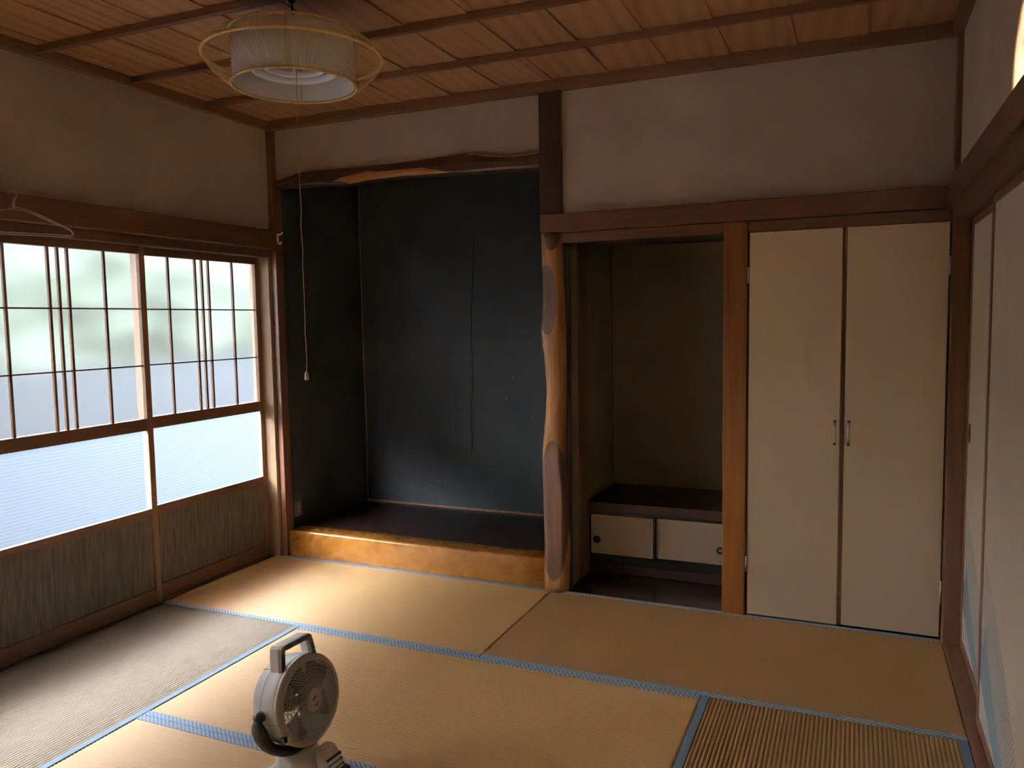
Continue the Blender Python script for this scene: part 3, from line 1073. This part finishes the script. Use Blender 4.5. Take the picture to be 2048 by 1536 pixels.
# ------------------------------------------------------------------ wire hangers on the window rail
def hanger(label, hook, rz, tilt, dz):
    """hook point rests on the rail; local x is along the shoulders"""
    t = thing('wire_hanger', label, 'hanger', hook, rz, 'wire hangers on the rail')
    W_ = .213
    R = .0018

    def P(x_, z_):
        return (x_, -tilt * z_, z_)
    hk = [P(-.016 + .0 * k, -.004) for k in range(0)]
    for k in range(9):
        a = math.radians(200 - 25 * k)
        hk.append(P(.014 * math.cos(a), .014 * math.sin(a) - .014))
    hk += [P(.010, -.030), P(.002, -.040), P(-.003, -.052), P(.003, -.064), P(-.001, -.074)]
    MB().tube(hk, R, 6).build('hook', 'wire', t)
    tw = [P(.001, -.030), P(.006, -.045), P(-.004, -.058), P(.004, -.072)]
    MB().tube(tw, R * .9, 6).build('twist', 'wire', t)
    b = [P(-.001, -.074), P(.035, -.078), P(.060, -.086), P(W_ - .035, -.140), P(W_ - .012, -.151), P(W_, -.166), P(W_ - .006, -.176), P(W_ - .02, -.178)]
    pts = b + [P(-q[0], q[2]) for q in reversed(b[1:])]
    MB().tube(pts, R, 6, True).build('frame', 'wire', t)
    return t


hanger('white wire hanger lying closest to the rail over the windows', (.090, -1.632, 2.006), math.radians(66), .0, 0)
hanger('white wire hanger hung in front of another hanger over the windows', (.112, -1.652, 1.994), math.radians(61), -.03, 0)

# little white hook on the rail end
hk = thing('wall_hook', 'small white double hook on the rail end by the alcove', 'hook', (.0835, -.004, 1.935))
box(-.0005, .004, -.006, .006, -.008, .040).build('plate', 'hook', hk, .001)
MB().tube([(.003, 0, .034), (.016, .002, .034), (.030, .003, .040), (.036, .003, .046)], [.0042, .0042, .004, .0046], 8).build('upper_prong', 'hook', hk)
MB().tube([(.003, 0, .004), (.004, 0, -.012), (.010, .0, -.022), (.020, .001, -.022), (.026, .001, -.010)], [.0042, .0042, .0042, .0042, .0048], 8).build('lower_prong', 'hook', hk)

# outlet on the blue side wall beside the post
ol = thing('wall_outlet', 'ivory wall outlet on the blue alcove wall next to the corner post', 'outlet', (.0762, .095, .285))
box(0, .006, -.035, .035, -.058, .058).build('plate', 'outlet_plate', ol, .003)
box(.006, .009, -.014, .014, -.033, .033).build('socket', 'outlet_socket', ol, .001)
for z_ in (-.016, .016):
    box(.0088, .0093, -.007, -.004, z_ - .006, z_ + .006).box(.0088, .0093, .004, .007, z_ - .006, z_ + .006).build('slot', 'black', ol)

# ------------------------------------------------------------------ cordless fan standing on the mats
fan = thing('portable_fan', 'white portable fan with black cradle arm standing on the mats', 'fan', (1.712, -1.925, .0005), math.radians(-4))
fan.scale = (.92, .92, .92)
CZ = .285
TILT = math.radians(8)


def ft(p):
    """tilt the head back about its pivot"""
    x_, y_, z_ = p
    c_, s_ = math.cos(TILT), math.sin(TILT)
    return (x_ * c_ - z_ * s_, y_, CZ + x_ * s_ + z_ * c_)


def fmb(mb):
    mb.v = [ft(p) for p in mb.v]
    return mb


RD = .148
fmb(MB().lathe([(.100, -.110), (.128, -.106), (.140, -.090), (.1445, -.055), (.1445, -.050), (.147, -.049), (.148, .000), (.148, .016), (.141, .016), (.139, -.085), (.098, -.102)], 64, 'x', closed=True)).build('drum', 'white_plastic', fan)
fmb(MB().lathe([(.1482, -.0515), (.1482, -.0485)], 64, 'x')).build('drum_seam', 'grey_plastic', fan)
for a in (-14, 50, 118, 190, 248):
    ar = math.radians(a)
    fmb(MB().tube([(-.095, .1405 * math.cos(ar), .1405 * math.sin(ar)), (-.05, .1455 * math.cos(ar), .1455 * math.sin(ar)), (.014, .1478 * math.cos(ar), .1478 * math.sin(ar))], .0014, 5)).build('panel_line', 'grey_plastic', fan)
# front guard: rim, rings and swept spokes
fmb(MB().lathe([(.150, .012), (.150, .024), (.144, .030), (.128, .034), (.126, .031), (.140, .024), (.142, .012)], 64, 'x', closed=True)).build('guard_rim', 'grey_plastic', fan)
gr = MB()
for r_, x_ in ((.116, .038), (.104, .0405), (.092, .0425), (.080, .044), (.068, .045), (.056, .0455), (.046, .046)):
    gr.tube([(x_, r_ * math.cos(2 * math.pi * k / 48), r_ * math.sin(2 * math.pi * k / 48)) for k in range(48)], .0011, 5, True)
tag(fmb(gr).build('guard_rings', 'grey_plastic', fan), kind='stuff')
gs = MB()
for k in range(60):
    a0 = 2 * math.pi * k / 60
    gs.tube([(.033 + .013 * (1 - (t / 6) ** 2), (.036 + .092 * t / 6) * math.cos(a0 + .55 * t / 6), (.036 + .092 * t / 6) * math.sin(a0 + .55 * t / 6)) for t in range(7)], .0013, 4, cap=False)
tag(fmb(gs).build('guard_spokes', 'grey_plastic', fan), kind='stuff')
hub = fmb(MB().lathe([(0, .052), (.028, .0515), (.036, .049), (.038, .044), (.036, .040), (0, .040)], 32, 'x')).build('hub_badge', 'grey_plastic', fan)
em = MB()
em.tube([(.0522, .006, .012), (.0522, -.008, .004), (.0522, -.010, .001)], .0016, 5)
em.tube([(.0520, .012, -.010), (.0520, .006, -.018), (.0520, -.002, -.018)], .0016, 5)
fmb(em).build('emblem', 'black_plastic', hub)
# blades
for k in range(5):
    a0 = 2 * math.pi * k / 5 + .3
    bl = []
    for t in range(7):
        r_ = .026 + .106 * t / 6
        sw = .5 * t / 6
        hwid = .52 - .10 * t / 6
        lead, trail = a0 + sw - hwid / 2 - .1, a0 + sw + hwid / 2 + .1
        pitch = .020
        bl.append([(-.005 + pitch, r_ * math.cos(lead), r_ * math.sin(lead)), (-.005 - pitch, r_ * math.cos(trail), r_ * math.sin(trail)),
                   (-.007 - pitch, r_ * math.cos(trail), r_ * math.sin(trail)), (-.007 + pitch, r_ * math.cos(lead), r_ * math.sin(lead))])
    fmb(MB().loft(bl, smooth=False)).build('blade', 'fan_blade', fan)
fmb(MB().lathe([(0, .024), (.024, .020), (.027, .0), (.027, -.03), (0, -.03)], 24, 'x')).build('rotor_hub', 'fan_blade', fan)
fmb(MB().lathe([(0, -.055), (.045, -.055), (.050, -.095), (.045, -.108), (0, -.112)], 32, 'x')).build('motor_housing', 'grey_plastic', fan)
rg_ = MB()
for k in range(40):
    a0 = 2 * math.pi * k / 40
    rg_.tube([(-.104, (.044 + .060 * t / 3) * math.cos(a0 + .3 * t / 3), (.044 + .060 * t / 3) * math.sin(a0 + .3 * t / 3)) for t in range(4)], .0013, 4, cap=False)
tag(fmb(rg_).build('rear_guard_spokes', 'grey_plastic', fan), kind='stuff')
# carrying handle: pale outer frame with a dark ribbed grip lining
def frame_sweep(outline, x0, x1, th):
    """closed U outline in (y, z), thickened inwards"""
    pts = [Vector((0, p[0], p[1])) for p in outline]
    rings_ = []
    for i_, p in enumerate(pts):
        t = (pts[min(i_ + 1, len(pts) - 1)] - pts[max(i_ - 1, 0)]).normalized()
        nrm = Vector((0, t.z, -t.y))
        q = p + nrm * th
        rings_.append([(x0, p.y, p.z), (x1, p.y, p.z), (x1, q.y, q.z), (x0, q.y, q.z)])
    return MB().loft(rings_, smooth=False)


HO = [(-.084, .112), (-.077, .170), (-.072, .196), (-.062, .204), (.062, .204), (.072, .196), (.077, .170), (.084, .112)]
fmb(frame_sweep(HO, -.048, -.012, .012)).build('handle', 'white_plastic', fan, .003)
HI = [(-.0845, .118), (-.0775, .171), (-.0725, .1965), (-.062, .2045), (.062, .2045), (.0725, .1965), (.0775, .171), (.0845, .118)]
fmb(frame_sweep(HI, -.0118, .006, .018)).build('handle_grip', 'brown_grip', fan, .002)
gv = MB()
for k in range(15):
    yy = -.056 + .112 * k / 14
    gv.tube([(.0065, yy, .187), (.0065, yy, .203)], .0011, 5)
for s_ in (-1, 1):
    for k in range(6):
        zz_ = .128 + .050 * k / 5
        yy = s_ * (.0845 - (zz_ - .118) * .13)
        gv.tube([(.0065, yy, zz_), (.0065, yy - s_ * .016, zz_)], .0011, 5)
tag(fmb(gv).build('grip_ribs', 'black_plastic', fan), kind='stuff')
# latch at the rim
fmb(box(.018, .034, -.142, -.128, -.084, -.066)).build('latch', 'black_plastic', fan, .002)
fmb(box(.026, .0355, -.1275, -.118, -.086, -.070)).build('latch_tip', 'white_plastic', fan, .002)
# black cradle arm: half ring below the drum
rings = []
for k in range(33):
    a = math.radians(180 + (360 - 180) * k / 32)
    sh = min(1.0, math.sqrt(min(k, 32 - k) / 3.0 + .06))
    ro = .176 + .004 * math.sin(math.pi * k / 32)
    wv = .030 + .010 * math.sin(math.pi * k / 32)
    cc, ss = math.cos(a), math.sin(a)
    rings.append([(-.042 + sh * wv * math.cos(q), (ro - .006 + sh * .018 * math.sin(q)) * cc, CZ + (ro - .006 + sh * .018 * math.sin(q)) * ss) for q in [2 * math.pi * j / 12 for j in range(12)]])
MB().loft(rings).build('cradle_arm', 'black_plastic', fan)
for s_ in (-1, 1):
    MB().lathe([(0, s_ * .178), (.014, s_ * .176), (.018, s_ * .170), (.018, s_ * .152), (0, s_ * .148)], 24, 'y', (-.042, 0, CZ)).build('pivot_knob', 'black_plastic', fan)
# base: pale neck, foot and a louvred control block in front
def rrect(hx, hy, r_, z_, cx=0, cy=0, n_=6):
    o_ = []
    for sx_, sy_, a0 in ((1, 1, 0), (-1, 1, 90), (-1, -1, 180), (1, -1, 270)):
        for k in range(n_):
            a = math.radians(a0 + 90 * k / (n_ - 1))
            o_.append((cx + sx_ * (hx - r_) + r_ * math.cos(a), cy + sy_ * (hy - r_) + r_ * math.sin(a), z_))
    return o_


MB().loft([rrect(.125, .118, .05, 0, -.01), rrect(.128, .122, .05, .012, -.01), rrect(.122, .115, .05, .030, -.01), rrect(.085, .085, .045, .048, -.02), rrect(.062, .068, .04, .075, -.03), rrect(.055, .062, .04, .110, -.04)]).build('foot', 'white_plastic', fan)
blk = MB().loft([rrect(.028, .036, .010, .020, .098, .020), rrect(.032, .040, .012, .034, .098, .020), rrect(.028, .038, .012, .092, .082, .020), rrect(.018, .034, .010, .122, .066, .020)])
bo = blk.build('battery_housing', 'white_plastic', fan)
box(.088, .140, -.024, .064, .001, .055).build('battery', 'black_plastic', fan, .006)
for k in range(3):
    z_ = .056 + .017 * k
    xx_ = .126 - (z_ - .034) * .34
    box(xx_ - .02, xx_ + .002, -.014, .054, z_, z_ + .009).build('louvre', 'black_plastic', bo)
